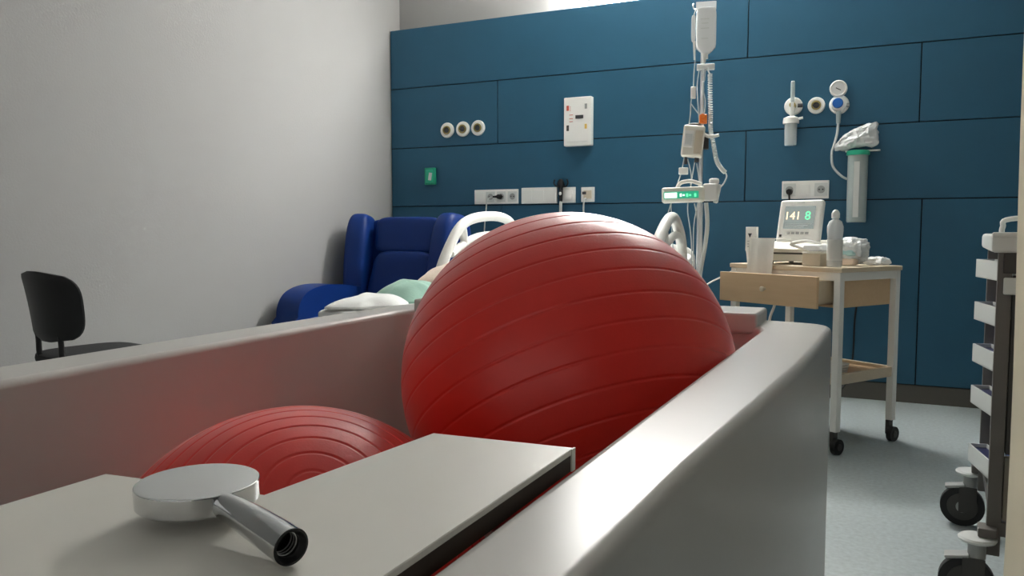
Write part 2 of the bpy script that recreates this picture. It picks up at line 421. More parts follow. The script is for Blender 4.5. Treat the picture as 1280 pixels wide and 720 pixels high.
for s in (-1, 1):
    obj('back_tube', tube(nb(), [(s*.10, -.200, .60), (s*.10, -.198, .56), (s*.10, -.195, .50), (s*.10, -.17, .452), (s*.10, -.08, .446)], .011, 10), 'black_plastic', ch)
    obj('leg', tube(nb(), [(s*.17, -.15, .445), (s*.19, -.20, .22), (s*.205, -.23, .0115)], .011, 10), 'black_plastic', ch)
    obj('leg', tube(nb(), [(s*.17, .15, .445), (s*.19, .185, .22), (s*.205, .21, .0115)], .011, 10), 'black_plastic', ch)

# blue recliner armchair in the corner
ar = thing('recliner_armchair', 'dark blue leather recliner armchair with wings in the corner of the panelled wall', 'armchair', (-2.955, 4.28, 0))
tilt = Matrix.Rotation(math.radians(-9), 3, 'X')
def tz(p): return tilt @ (Vector(p)-Vector((0, .2, .45))) + Vector((0, .2, .45))
def part_sbox(name, c, h, e=.3, rot=None, fn=None, m='leather', n=40): return obj(name, sbox(nb(), c, h, e, n, rot, fn), m, ar)
part_sbox('seat', (0, -.12, .40), (.30, .36, .085), .3)
part_sbox('front_panel', (0, -.42, .22), (.30, .05, .15), .3)
part_sbox('base', (0, -.05, .14), (.36, .40, .09), .3, m='black_plastic')
def taper_back(v): return Vector((v.x*(1-.03*v.z/.2), v.y, v.z))
bb = part_sbox('backrest', tz((0, .31, .74)), (.375, .09, .375), .28, tilt)
part_sbox('head_cushion', tz((0.02, .215, .99)), (.255, .055, .125), .34, tilt)
def lumb(v): return Vector((v.x*(1+.14*(-v.z)/.17), v.y, v.z))
part_sbox('lumbar_cushion', tz((0.02, .20, .70)), (.258, .065, .178), .34, tilt, lumb)
def wing(s):
    def f(v):
        t = (v.z+.34)/.68
        return Vector((v.x + s*.018*t, v.y*(1-.16*abs(2*t-1.1)), v.z))
    return f
for s in (-1, 1):
    part_sbox('wing', tz((s*.345, .20, .785)), (.085, .15, .350), .48, tilt @ Matrix.Rotation(-s*.22, 3, 'Z'), wing(s))
for s in (-1, 1):
    bm = nb()
    prof = [(-.50, .12), (-.52, .45), (-.505, .56), (-.44, .63), (-.32, .665), (-.16, .67), (.05, .645), (.24, .58), (.26, .12)]
    prism(bm, [(p.x, p.y) for p in smooth_path([(a, b, 0) for a, b in prof], 5, True)], 'x', s*.345-.085, s*.345+.085, .045, 5)
    obj('armrest', bm, 'leather', ar, angle=60)
for sx in (-1, 1):
    for sy in (-1, 1):
        obj('foot', cyl(nb(), (sx*.3, -.05+sy*.33, 0), (sx*.3, -.05+sy*.33, .07), .022, n=16), 'black_plastic', ar)

# ================================================================== BED
bed = thing('hospital_bed', 'white-framed hospital bed behind the tub with rounded side rails', 'bed', (-1.46, 3.5, 0))
X0, X1, Y0, Y1 = -1.93, -.99, 2.30, 4.62
obj('base_frame', box(nb(), (X0+.08, Y0+.15, .30), (X1-.08, Y1-.1, .40), .01), 'pale_grey_plastic', bed, world=True)
obj('deck', box(nb(), (X0+.02, Y0+.02, .54), (X1-.02, Y1-.02, .588), .01), 'pale_grey_plastic', bed, world=True)
for yy in (2.9, 4.2): obj('lift_column', box(nb(), (-1.6, yy-.1, .38), (-1.32, yy+.1, .545), .01), 'grey_plastic', bed, world=True)
bm = nb(); sbox(bm, ((X0+X1)/2, 3.00, .66), ((X1-X0)/2, .70, .07), .16, 40); obj('mattress', bm, 'linen', bed, world=True)
bm = nb(); sbox(bm, ((X0+X1)/2, 4.16, .74), ((X1-X0)/2-.01, .46, .07), .16, 40, Matrix.Rotation(math.radians(11), 3, 'X')); obj('back_section', bm, 'linen', bed, world=True)
obj('headboard', sbox(nb(), ((X0+X1)/2, Y1-.01, .72), (.46, .025, .22), .3, 40), 'white_plastic', bed, world=True)
for xx in (X0+.14, X1-.14):
    for yy in (Y0+.25, Y1-.2):
        cw = obj('caster', cyl(nb(), (xx-.02, yy, .062), (xx+.02, yy, .062), .062, n=24), 'dark_rubber', bed, world=True)
        obj('caster_fork', box(nb(), (xx-.03, yy-.02, .06), (xx+.03, yy+.02, .31), .004), 'grey_plastic', bed, world=True)
def rail(x, ya, yb, zt, tw):
    p = [(x, ya-.05, .58), (x, ya+.02, .76), (x, ya+.14, .93), (x, ya+.30, zt-.04), (x, (ya+yb)/2+.08, zt), (x, yb-.16, zt-.02), (x, yb-.04, zt-.12), (x, yb, .80), (x, yb, .58)]
    r_ = obj('side_rail', tube(nb(), p, tw, 14), 'white_plastic', bed, world=True)
    ym = ya+.30
    o2 = obj('rail_strut', tube(nb(), [(x, ym-.02, zt-.055), (x, ym+.02, .86), (x, ym+.03, .58)], tw*.8, 12), 'white_plastic', bed, world=True)
    o3 = obj('rail_bar', tube(nb(), [(x, ya+.16, .90), (x, ym+.15, .985), (x, yb-.1, .985), (x, yb, .93)], tw*.75, 12), 'white_plastic', bed, world=True)
rail(-1.975, 3.30, 4.28, 1.095, .027)
rail(-.955, 3.42, 4.10, 1.08, .027)

def heap(name, m, label, cat, poly, zfun, base, seed, amp):
    """crumpled cloth: closed heightfield over an ellipse"""
    (cx, cy, rx, ry, rot) = poly; bm = nb(); nr, na = 22, 60; ca, sa = math.cos(rot), math.sin(rot)
    top = [[None]*na for _ in range(nr)]
    def pos(i, k):
        t = (i+1)/nr; a = 2*PI*k/na
        edge = 1+.10*math.sin(3*a+seed)+.06*math.sin(7*a+seed*2)
        lx, ly = rx*t*edge*math.cos(a), ry*t*edge*math.sin(a)
        x, y = cx+lx*ca-ly*sa, cy+lx*sa+ly*ca
        fall = (1-t**3)
        n1 = noise.noise(Vector((x*7+seed, y*7, seed)))+.5*noise.noise(Vector((x*17, y*13+seed, 0)))
        z = base+.006+(zfun(x, y)-base)*fall + amp*n1*fall
        return Vector((x, y, max(z, base+.004)))
    cz = bm.verts.new((cx, cy, zfun(cx, cy)))
    for i in range(nr):
        for k in range(na): top[i][k] = bm.verts.new(pos(i, k))
    bot = [bm.verts.new((v.co.x, v.co.y, base)) for v in top[-1]]
    for k in range(na):
        k2 = (k+1) % na
        bm.faces.new((cz, top[0][k], top[0][k2]))
        for i in range(nr-1): bm.faces.new((top[i][k], top[i+1][k], top[i+1][k2], top[i][k2]))
        bm.faces.new((top[-1][k], bot[k], bot[k2], top[-1][k2]))
    bm.faces.new(list(reversed(bot)))
    return tag(obj(name, bm, m, angle=70), label, cat)
heap('white_sheet', 'linen', 'rumpled white sheet at the foot of the hospital bed', 'sheet', (-1.79, 2.50, .13, .18, .0), lambda x, y: .768+.05*(y-2.5), .7305, 1.3, .014)
heap('surgical_drape', 'drape_green', 'pale green cloth heaped on the bed between white sheet and peach towel', 'cloth', (-1.79, 2.78, .13, .17, .1), lambda x, y: .800+.16*(y-2.78), .7305, 4.1, .014)
heap('towel', 'towel_peach', 'pale peach towel bunched on the bed beside the big red ball', 'towel', (-1.77, 3.06, .15, .20, .0), lambda x, y: .848+.26*(y-3.06), .7305, 8.7, .012)

# ================================================================== WALL FITTINGS
def wp(px, py, dy=0.0): return on(1, YP-dy, px, py)
def wall_rect(x0, y0, x1, y1):
    a = wp(x0, (y0+y1)/2); b = wp(x1, (y0+y1)/2); c = wp((x0+x1)/2, y0); d_ = wp((x0+x1)/2, y1)
    return a.x, b.x, d_.z, c.z
def socket_plate(label, x0, y0, x1, y1, mods, face='white_plastic'):
    xa, xb, za, zb = wall_rect(x0, y0, x1, y1); cx, cz = (xa+xb)/2, (za+zb)/2; W, Hh = (xb-xa)/2, (zb-za)/2
    t = thing('socket_plate', label, 'socket', (cx, YP, cz))
    obj('plate', box(nb(), (-W, -.012, -Hh), (W, -.0002, Hh), .003), face, t)
    n = len(mods)
    for i, k in enumerate(mods):
        mx = -W+2*W*(i+.5)/n; hw = min(W/n*.82, Hh*.82)
        if k == 's':                          # round recessed socket
            pl = obj('insert', box(nb(), (mx-hw, -.0145, -Hh*.72), (mx+hw, -.0118, Hh*.72), .001, 1), 'pale_grey_plastic', t)
            obj('socket_hole', cyl(nb(), (mx, -.0152, 0), (mx, -.0142, 0), hw*.62, n=24), 'grey_plastic', pl)
            for s in (-1, 1): obj('contact', cyl(nb(), (mx+s*hw*.28, -.0158, 0), (mx+s*hw*.28, -.015, 0), hw*.13, n=10), 'ink', pl)
        elif k == 'r':                        # rocker switch
            obj('switch', box(nb(), (mx-hw*.7, -.017, -Hh*.62), (mx+hw*.7, -.0118, Hh*.62), .002), 'white_plastic', t)
        elif k == 'b':                        # blank insert
            obj('insert', box(nb(), (mx-hw, -.014, -Hh*.7), (mx+hw, -.0118, Hh*.7), .001, 1), 'white_plastic', t)
        elif k == 'd':                        # data jack
            obj('data_jack', box(nb(), (mx-hw*.75, -.0145, -Hh*.55), (mx+hw*.75, -.0118, Hh*.55), .001, 1), 'card', t)
            obj('port', box(nb(), (mx-hw*.95, -.0165, Hh*.02), (mx-hw*.25, -.014, Hh*.4)), 'ink', t)
    return t, cx, cz, W, Hh
socket_plate('long white socket strip with a black plug left of the other sockets', 594, 237, 648.5, 255, ['b', 's', 's', 's'])
socket_plate('white blank socket strip between the plugged strip and the black cable', 652.5, 234.5, 697, 254.5, ['b', 'b', 'b'])
socket_plate('square white switch plate right of the hanging black cable', 702, 234, 720, 253.5, ['r'])
socket_plate('small square white data socket above the red ball', 727, 234, 743.5, 252.5, ['d'])
socket_plate('white socket strip above the trolley monitor', 977.5, 226, 1036.5, 248.5, ['s', 'r', 's'])

# plugs and cords
def cord(label, plugp, path, m='white_plastic', pm='black_plastic', r=.004, horiz=True):
    t = thing('power_cord', label, 'power cord', plugp)
    pb = nb()
    cyl(pb, (0, 0, 0), (0, -.03, 0), .020, .016, 20)
    if horiz: cyl(pb, (0, -.022, 0), (-.045, -.026, 0), .011, .006, 12)
    obj('plug', pb, pm, t)
    P = Vector(plugp); obj('cable', tube(nb(), [Vector(p)-P for p in path], r, 8), m, t)
    return t
p = wp(626, 246); cord('thin grey cord with a black plug above the left bed rail', (p.x, YP-.0145, p.z),
     [(p.x-.04, YP-.04, p.z), (p.x-.085, YP-.045, p.z-.02), (p.x-.10, YP-.04, p.z-.10), (p.x-.115, YP-.04, p.z-.3), (p.x-.1, YP-.05, p.z-.8)], 'pale_grey_plastic', r=.005)
p = wp(987, 240); cord('black round plug and cord in the strip behind the monitor', (p.x, YP-.0145, p.z),
     [(p.x, YP-.04, p.z-.0), (p.x+.005, YP-.045, p.z-.06), (p.x+.02, YP-.04, p.z-.4), (wp(1067, 400).x-.02, YP-.03, .7), (wp(1067, 440).x, YP-.03, .45), (wp(1066, 470).x-.02, YP-.05, .13), (wp(1058, 490).x-.1, YP-.2, .02), (-.35, YP-.45, .008)], 'black_plastic', r=.0055, horiz=False)
# hanging black handset cable between the plates
p = wp(703, 230)
t = thing('call_handset', 'black hook and hanging cable between the white wall plates', 'handset', (p.x, YP, p.z))
obj('hook', tube(nb(), [(-.045, -.03, .03), (-.052, -.028, .005), (-.036, -.02, -.016), (0, -.014, -.02), (.036, -.02, -.016), (.052, -.028, .005), (.045, -.03, .03)], .005, 8), 'black_plastic', t)
obj('handset', lathe(nb(), [(0, .034), (.012, .030), (.024, .008), (.026, -.012), (.014, -.03), (.012, -.10), (.010, -.13), (0, -.13)], 20, Matrix.Translation((0, -.028, 0))), 'black_plastic', t)
obj('button', sbox(nb(), (0, -.041, -.068), (.010, .004, .012), .8, 14), 'white_plastic', t)
obj('cable', tube(nb(), [(0, -.028, -.12), (0, -.03, -.3), (.02, -.03, -.7)], .011, 8), 'pale_grey_plastic', t)
p = wp(734, 248); tag(obj('network_cable', tube(nb(), [(p.x-.005, YP-.017, p.z), (p.x-.01, YP-.04, p.z-.03), (p.x-.008, YP-.04, p.z-.2), (p.x+.02, YP-.05, p.z-.7)], .006, 8), 'pale_grey_plastic'),
    'grey data cable dropping from the small square socket', 'cable')

# round gas outlets
def gas_outlet(label, px, py, r=.056, key='round'):
    c = wp(px, py); t = thing('gas_outlet', label, 'gas outlet', (c.x, YP, c.z), group='round gas outlets on the panelled wall')
    R_ = Matrix.Rotation(PI/2, 4, 'X')
    obj('rosette', lathe(nb(), [(r, .0005), (r, .008), (r*.92, .014), (r*.66, .016), (r*.62, .012), (0, .012)], 40, R_), 'white_plastic', t)
    obj('ring', lathe(nb(), [(r*.55, .011), (r*.55, .020), (r*.42, .022), (r*.36, .016), (r*.36, .011)], 32, R_), 'brass', t)
    obj('port', lathe(nb(), [(r*.36, .012), (r*.34, .0175), (0, .0175)], 24, R_), 'ink', t)
    if key == 'bar': obj('key_slot', box(nb(), (-r*.5, -.021, -r*.1), (r*.5, -.0165, r*.1), .001, 1), 'ink', t)
    return t
gas_outlet('leftmost of the three round gas outlets above the green switch', 559.5, 163)
gas_outlet('middle of the three round gas outlets, with a wide dark slot', 579, 161.5, key='bar')
gas_outlet('rightmost of the three round gas outlets, nearest the panel seam', 598, 160)
gas_outlet('round gas outlet between the flowmeter and the blue-knobbed regulator', 1020.5, 132, .050, 'bar')

# green call switch
xa, xb, za, zb = wall_rect(533, 210, 545.5, 231)
t = thing('call_switch', 'small green switch box on the blue panel above the armchair', 'switch', ((xa+xb)/2, YP, (za+zb)/2))
W, Hh = (xb-xa)/2, (zb-za)/2
obj('box', box(nb(), (-W, -.028, -Hh), (W, -.0003, Hh), .003), 'green', t)
obj('cover', box(nb(), (-W*.72, -.032, -Hh*.78), (W*.72, -.027, Hh*.78), .002), 'green_cap', t)
obj('lever', box(nb(), (-W*.1, -.036, -Hh*.5), (W*.5, -.031, Hh*.4), .001, 1, Matrix.Rotation(.15, 3, 'Y')), 'pale_grey_plastic', t)

# nurse panel box
xa, xb, za, zb = wall_rect(708, 122.5, 742, 183)
t = thing('control_panel', 'white wall control box with small black display and coloured keys', 'control panel', ((xa+xb)/2, YP, (za+zb)/2))
W, Hh = (xb-xa)/2, (zb-za)/2
obj('housing', box(nb(), (-W, -.05, -Hh), (W, -.0003, Hh), .005), 'white_plastic', t)
def key(x, z, w_, h_, m, nm='key'): obj(nm, box(nb(), (x-w_, -.054, z-h_), (x+w_, -.0495, z+h_), .0008, 1), m, t)
key(.015, .030, .028, .0115, 'ink', 'display'); key(-W*.70, Hh*.56, .0085, .017, 'red_mark'); key(W*.62, Hh*.60, .0085, .017, 'grey_plastic')
key(-W*.70, -Hh*.26, .0085, .019, 'dark_grey'); key(W*.62, -Hh*.22, .008, .016, 'yellow_mark')
for zz in (.045, .02, .0): key(-W*.45, zz, .013, .002, 'red_mark', 'marking')
for i in range(3): key(-W*.70+.018, Hh*.6-.012*i, .003, .002, 'red_mark', 'marking')
key(0, -Hh*.83, W*.75, .0012, 'pale_grey_plastic', 'seam')

# flowmeter with humidifier jar
c = wp(992, 133); kx = .00475
t = thing('oxygen_flowmeter', 'oxygen flowmeter with upright tube and small clear jar on the wall', 'flowmeter', (c.x, YP, c.z))
R_ = Matrix.Rotation(PI/2, 4, 'X')
obj('rosette', lathe(nb(), [(.054, .0005), (.054, .010), (.048, .018), (.03, .020), (0, .020)], 40, R_), 'white_plastic', t)
obj('connector', cyl(nb(), (0, -.018, 0), (0, -.075, 0), .018, n=20), 'brass', t)
obj('valve_knob', cyl(nb(), (.03, -.062, -.006), (.058, -.062, -.006), .012, n=16), 'ink', t)
obj('flow_tube', cyl(nb(), (0, -.065, .012), (0, -.065, .135), .0125, n=20), 'frosted', t)
obj('tube_cap', cyl(nb(), (0, -.065, .132), (0, -.065, .142), .010, n=20), 'white_plastic', t)
obj('stem', cyl(nb(), (0, -.065, .016), (0, -.065, -.08), .014, n=20), 'pale_grey_plastic', t)
obj('jar_cap', lathe(nb(), [(0, -.068), (.02, -.068), (.044, -.078), (.047, -.10), (.047, -.112), (0, -.112)], 32, Matrix.Translation((-.006, -.065, 0))), 'white_plastic', t)
obj('outlet_nozzle', cyl(nb(), (.035, -.065, -.085), (.062, -.065, -.08), .008, n=12), 'white_plastic', t)
obj('jar', lathe(nb(), [(.038, -.112), (.036, -.235), (.034, -.243), (0, -.244), (0, -.240), (.031, -.239), (.033, -.232), (.035, -.112)], 32, Matrix.Translation((-.006, -.065, 0))), 'clear', t)
obj('dip_tube', tube(nb(), [(-.004, -.065, -.11), (-.004, -.065, -.17), (-.02, -.065, -.232)], .006, 8), 'white_plastic', t)

# suction regulator
c = wp(1049, 131)
t = thing('suction_regulator', 'white suction regulator with round gauge above a blue knob', 'regulator', (c.x, YP, c.z))
obj('rosette', lathe(nb(), [(.056, .0005), (.056, .010), (.05, .018), (.03, .020), (0, .020)], 40, R_), 'white_plastic', t)
obj('body', lathe(nb(), [(.043, .018), (.043, .055), (.037, .06), (0, .06)], 36, R_), 'white_plastic', t)
obj('knob', lathe(nb(), [(.029, .058), (.030, .078), (.026, .084), (0, .085)], 30, Matrix.Translation((-.004, 0, -.0)) @ R_), 'blue_knob', t)
ga = Matrix.Translation((-.004, 0, .088)) @ R_
gg = obj('gauge', lathe(nb(), [(.0, .02), (.047, .02), (.049, .03), (.049, .055), (.043, .062), (.040, .056), (0, .056)], 40, ga), 'white_plastic', t)
obj('gauge_dial', lathe(nb(), [(0, .0565), (.036, .0565), (.036, .0575), (0, .0575)], 32, ga), 'pale_grey_plastic', gg)
obj('needle', box(nb(), (-.02, -.0595, .082), (.012, -.0578, .087), 0, 1, Matrix.Rotation(.5, 3, 'Y')), 'ink', gg)
obj('side_nut', cyl(nb(), (.04, -.035, -.01), (.058, -.035, -.01), .012, n=6), 'grey_plastic', t)
obj('hose_barb', cyl(nb(), (0, -.04, -.04), (0, -.04, -.115), .015, .012, 16), 'frosted', t)
c2 = wp(1073, 200)
cx, cz = c2.x-c.x, c2.z-c.z
obj('hose', tube(nb(), [(0, -.04, -.10), (-.004, -.042, -.17), (-.02, -.05, -.245), (-.03, -.06, -.29), (-.02, -.07, -.37), (.03, -.075, -.43), (cx-.045, -.07, -.45)], .0075, 10), 'tube_clear', t)
# suction canister
t = thing('suction_canister', 'tall clear suction canister with a green rim hanging on the wall', 'canister', (c2.x, YP, c2.z))
ct = Matrix.Translation((0, -.078, 0))
zt_, zb_ = wp(1073, 192, .07).z-c2.z, wp(1073, 278, .07).z-c2.z
obj('bracket', box(nb(), (-.03, -.04, zt_-.04), (.03, -.0004, zt_+.02), .004), 'white_plastic', t)
obj('cylinder', lathe(nb(), [(.056, zt_), (.054, zb_+.008), (.050, zb_), (0, zb_), (0, zb_+.004), (.047, zb_+.005), (.051, zb_+.012), (.053, zt_)], 40, ct), 'frosted', t)
obj('graduation_strip', box(nb(), (-.018, -.136, zb_+.03), (.012, -.1335, zt_-.05)), 'pale_grey_plastic', t)
obj('rim', lathe(nb(), [(.053, zt_-.012), (.064, zt_-.010), (.064, zt_+.014), (.05, zt_+.018), (0, zt_+.018)], 40, ct), 'green_cap', t)
obj('lid_flange', box(nb(), (-.07, -.10, zt_+.010), (.118, -.06, zt_+.018), .003), 'white_plastic', t)
# plastic bag over the canister
bmk = nb()
def crumple(v):
    n1 = noise.noise(v*22)+.6*noise.noise(v*45+Vector((3, 1, 7)))
    return v*(1+.10*n1)
pts_out = [(-.128, .01), (-.11, .055), (-.06, .10), (.0, .13), (.06, .148), (.098, .15), (.102, .08), (.100, .018), (.0, .012), (-.09, -.008)]
ring = smooth_path([(a, 0, b) for a, b in pts_out], 5, True)
cc = Vector((0, 0, .065)); layers = 16; Vv = []
for i in range(layers+1):
    a = PI*i/layers; row = []
    for p_ in ring:
        q = cc+(p_-cc)*max(.05, math.sin(a)); q.y = -.05*math.cos(a)
        n1 = noise.noise(q*30)+.9*noise.noise(q*62+Vector((3, 1, 7)))
        q = q+Vector((0, 0.022*n1, 0))+(q-cc)*.10*n1
        row.append(bmk.verts.new(q+Vector((.0, -.082, zt_+.024))))
    Vv.append(row)
for i in range(layers):
    for k in range(len(ring)): bmk.faces.new((Vv[i][k], Vv[i][(k+1) % len(ring)], Vv[i+1][(k+1) % len(ring)], Vv[i+1][k]))
bmk.faces.new(Vv[0]); bmk.faces.new(list(reversed(Vv[-1])))
bmesh.ops.translate(bmk, verts=bmk.verts[:], vec=(c2.x, YP, c2.z))
tag(obj('plastic_bag', bmk, 'film', angle=25), 'crumpled clear plastic bag on top of the suction canister', 'bag')

# ================================================================== IV POLE
PX, PY = -.895, 4.22
ivr = math.radians(12)
U = .00424                                           # metres per photo pixel at the pole
def iv(px, py, y=0.0): return Vector(((px-873)*U, y, 1.02+(287.5-py)*U))
pole = thing('iv_pole', 'tall steel drip stand carrying pumps beside the hospital bed', 'drip stand', (PX, PY, 0), ivr)
obj('pole', cyl(nb(), (0, 0, .09), (0, 0, iv(873, 16).z), .011, n=16), 'brushed', pole)
obj('outer_tube', cyl(nb(), (0, 0, .09), (0, 0, 1.16), .016, n=16), 'brushed', pole)
for k in range(5):
    a = 2*PI*k/5+.3
    lg = obj('leg', tube(nb(), [(0, 0, .10), (.12*math.cos(a), .12*math.sin(a), .09), (.25*math.cos(a), .25*math.sin(a), .075)], .014, 8), 'brushed', pole)
    obj('caster', cyl(nb(), (.25*math.cos(a)-.012*math.sin(a), .25*math.sin(a)+.012*math.cos(a), .033), (.25*math.cos(a)+.012*math.sin(a), .25*math.sin(a)-.012*math.cos(a), .033), .033, n=18), 'dark_rubber', lg)
hk = nb()
for s in (-1, 1): tube(hk, [(0, 0, iv(0, 20).z-.02), (s*.02, 0, iv(0, 17).z), (s*.045, -.01, iv(0, 18).z), (s*.052, -.02, iv(0, 15).z), (s*.05, -.026, iv(0, 12).z)], .004, 8)
obj('hook', hk, 'brushed', pole)
cb = nb(); box(cb, iv(866, 91.5, -.02), iv(887.5, 84.5, .015)+Vector((0, 0, 0)), .004); obj('clamp_block', cb, 'pale_grey_plastic', pole)
# drip bag
bg = thing('infusion_bag', 'clear plastic infusion bag hanging at the top of the drip stand', 'infusion bag', (PX, PY, 0), ivr)
def bagshape(x0, x1, y0, y1, th, yo):
    a = iv(x0, y1); b = iv(x1, y0); w_, h_ = (b.x-a.x), (b.z-a.z); bm = nb()
    def f(v): return Vector((v.x*(1-.55*max(0, -v.z/(h_/2)-.72)/.28), v.y, v.z))
    sbox(bm, ((a.x+b.x)/2, yo, (a.z+b.z)/2), (w_/2, th, h_/2), .32, 32, None, f); return bm
obj('pouch', bagshape(864.5, 888.5, 18.5, 74, .022, -.04), 'bag_fluid', bg)
tb = nb(); box(tb, iv(864, 22, -.044), iv(888, 11.5, -.038), .002, 1); obj('hanging_tab', tb, 'film', bg)
for zz, ww in ((33, 5), (38, 4), (44, 5), (56, 4)):
    l2 = nb(); box(l2, iv(875-ww, zz+1, -.0652), iv(875+ww, zz, -.0646)); obj('print_line', l2, 'pale_grey_plastic', bg)
np_ = nb(); cyl(np_, iv(874.5, 73, -.04), iv(874.5, 84, -.04), .016, .009, 14); cyl(np_, iv(878, 74, -.04), iv(878, 80, -.04), .006, n=10); obj('neck', np_, 'white_plastic', bg)
# small side pouch
b2 = thing('infusion_pouch', 'narrow white pouch hanging left of the infusion bag', 'infusion bag', (PX, PY, 0), ivr)
bm = nb(); sbox(bm, (iv(861.5, 45).x, -.075, iv(0, 45).z), (.0115, .014, .068), .5, 20); obj('pouch', bm, 'film', b2)
bm = nb(); cyl(bm, iv(862.5, 60, -.075), iv(863.5, 82, -.07), .007, .005, 10); obj('port', bm, 'white_plastic', b2)
bm = nb(); tube(bm, [iv(861.5, 30, -.075), iv(863, 24, -.06), iv(866, 17, -.03)], .002, 6); obj('hanger', bm, 'white_plastic', b2)
# drip chambers and tubes
tl = thing('infusion_line', 'clear infusion tubing with roller clamp running down the drip stand', 'tubing', (PX, PY, 0), ivr)
bm = nb(); cyl(bm, iv(875, 92, -.04), iv(874.5, 106, -.04), .0105, .008, 14); obj('drip_chamber', bm, 'clear', tl)
lines = [[(874.5, 106, -.04), (874, 115, -.04), (877, 130, -.04), (876, 146, -.04), (873, 160, -.04), (868, 172, -.03)],
         [(864, 82, -.07), (863, 98, -.07), (862.5, 114, -.07), (860, 132, -.07), (859.5, 146, -.07), (858, 160, -.07), (856, 178, -.07), (850, 215, -.06), (842, 240, -.06), (834, 268, -.06)],
         [(860, 134, -.07), (866, 142, -.06), (872, 149, -.055), (876, 152, -.05)],
         [(869, 92, -.03), (867, 110, -.03), (868, 130, -.03), (870, 160, -.03), (866, 200, -.03), (861, 232, -.03)],
         [(857, 200, -.05), (862, 225, -.05), (858, 260, -.05), (862, 290, -.05), (864, 320, -.05), (864, 350, -.05)],
         [(868, 206, -.04), (872, 240, -.05), (866, 280, -.05), (866, 320, -.05), (869, 355, -.05)],
         [(866, 255, -.06), (870, 275, -.06), (872, 300, -.06), (870, 335, -.05), (869, 360, -.05)],
         [(838, 254, -.05), (838, 262, -.05), (839, 275, -.05), (840, 300, -.05), (845, 340, -.05)]]
for L_ in lines:
    obj('hose', tube(nb(), [iv(*q) for q in L_], .0030, 8), 'tube_clear', tl)
bm = nb(); box(bm, iv(859.5, 128, -.082), iv(865.5, 114, -.06), .003); obj('roller_clamp', bm, 'white_plastic', tl)
bm = nb(); box(bm, iv(846.5, 219.5, -.07), iv(858, 211, -.055), .004); obj('filter_block', bm, 'white_plastic', tl)
oc = thing('stopcock_manifold', 'orange stopcock clip on the drip stand above the pump', 'clip', (PX, PY, 0), ivr)
bm = nb(); box(bm, iv(870.5, 158, -.065), iv(879.5, 147, -.03), .004); obj('block', bm, 'orange', oc)
for k in range(2):
    bm = nb(); cyl(bm, iv(874+3*k, 149+5*k, -.062), iv(874+3*k, 149+5*k, -.082), .010, n=14); obj('tap', bm, 'orange', oc)
bm = nb(); cyl(bm, iv(866, 160, -.05), iv(872, 157, -.05), .007, n=10); obj('connector', bm, 'ink', oc)
# coiled cord (real helix)
cc_ = thing('coiled_cord', 'grey coiled cord hanging down the right of the drip stand', 'cord', (PX, PY, 0), ivr)
cpath = smooth_path([iv(882, 98, -.03), iv(882.5, 120, -.03), iv(883.5, 145, -.03), iv(884, 165, -.03), iv(888, 185, -.03), iv(892, 203, -.03), iv(898, 213, -.03), iv(902, 217, -.03)], 30)
hel = []; turns = 62; N = len(cpath)*5
for i in range(N):
    t_ = i/(N-1)*(len(cpath)-1); k = min(int(t_), len(cpath)-2); p_ = cpath[k].lerp(cpath[k+1], t_-k)
    tan = (cpath[k+1]-cpath[k]).normalized(); u = tan.cross(Vector((0, 1, 0))).normalized(); v = tan.cross(u)
    a = 2*PI*turns*i/(N-1); hel.append(p_+(u*math.cos(a)+v*math.sin(a))*.0095)
obj('coil', tube(nb(), hel, .0032, 5, sub=0), 'pale_grey_plastic', cc_)
obj('lead', tube(nb(), [iv(880, 90, -.02), iv(880, 94, -.03), iv(882, 98, -.03)], .004, 8), 'pale_grey_plastic', cc_)
obj('tail', tube(nb(), [iv(902, 217, -.03), iv(904, 222, -.03), iv(901, 230, -.03), iv(896, 236, -.03)], .004, 8), 'pale_grey_plastic', cc_)
# upper infusion pump
pu = thing('infusion_pump', 'small cream infusion pump clamped high on the drip stand', 'infusion pump', (PX, PY, 0), ivr)
bm = nb(); box(bm, iv(850.5, 199, -.13), iv(876, 161.5, -.03), .012, 4, Matrix.Rotation(.10, 3, 'Y')); obj('housing', bm, 'cream_plastic', pu)
bm = nb(); box(bm, iv(852.5, 188, -.137), iv(863.5, 168, -.128), .004, 2, Matrix.Rotation(.10, 3, 'Y')); sc = obj('door', bm, 'white_plastic', pu)
bm = nb(); box(bm, iv(854, 185, -.141), iv(862, 172, -.1365), .001, 1, Matrix.Rotation(.10, 3, 'Y')); obj('display', bm, 'pale_grey_plastic', sc)
bm = nb(); tube(bm, [iv(853, 163, -.07), iv(858, 159.5, -.07), iv(867, 159, -.07), iv(873, 162, -.07)], .006, 8); obj('handle', bm, 'dark_grey', pu)
bm = nb(); box(bm, iv(865, 196, -.134), iv(874, 168, -.12), .004, 2, Matrix.Rotation(.10, 3, 'Y')); obj('keypad', bm, 'card', pu)
bm = nb(); tube(bm, [iv(873, 168, -.05), iv(880, 173, -.05), iv(888, 173.5, -.05), iv(894, 172, -.05)], .0085, 10); obj('clamp_arm', bm, 'white_plastic', pu)
bm = nb(); cyl(bm, iv(868, 196, -.06), iv(868, 205, -.06), .012, n=12); obj('foot', bm, 'ink', pu)
bm = nb(); cyl(bm, iv(855, 198, -.06), iv(855, 207, -.06), .008, n=12); obj('foot', bm, 'ink', pu)
bm = nb(); box(bm, iv(875, 188, -.04), iv(882, 170, .02), .004); obj('clamp', bm, 'dark_grey', pu)
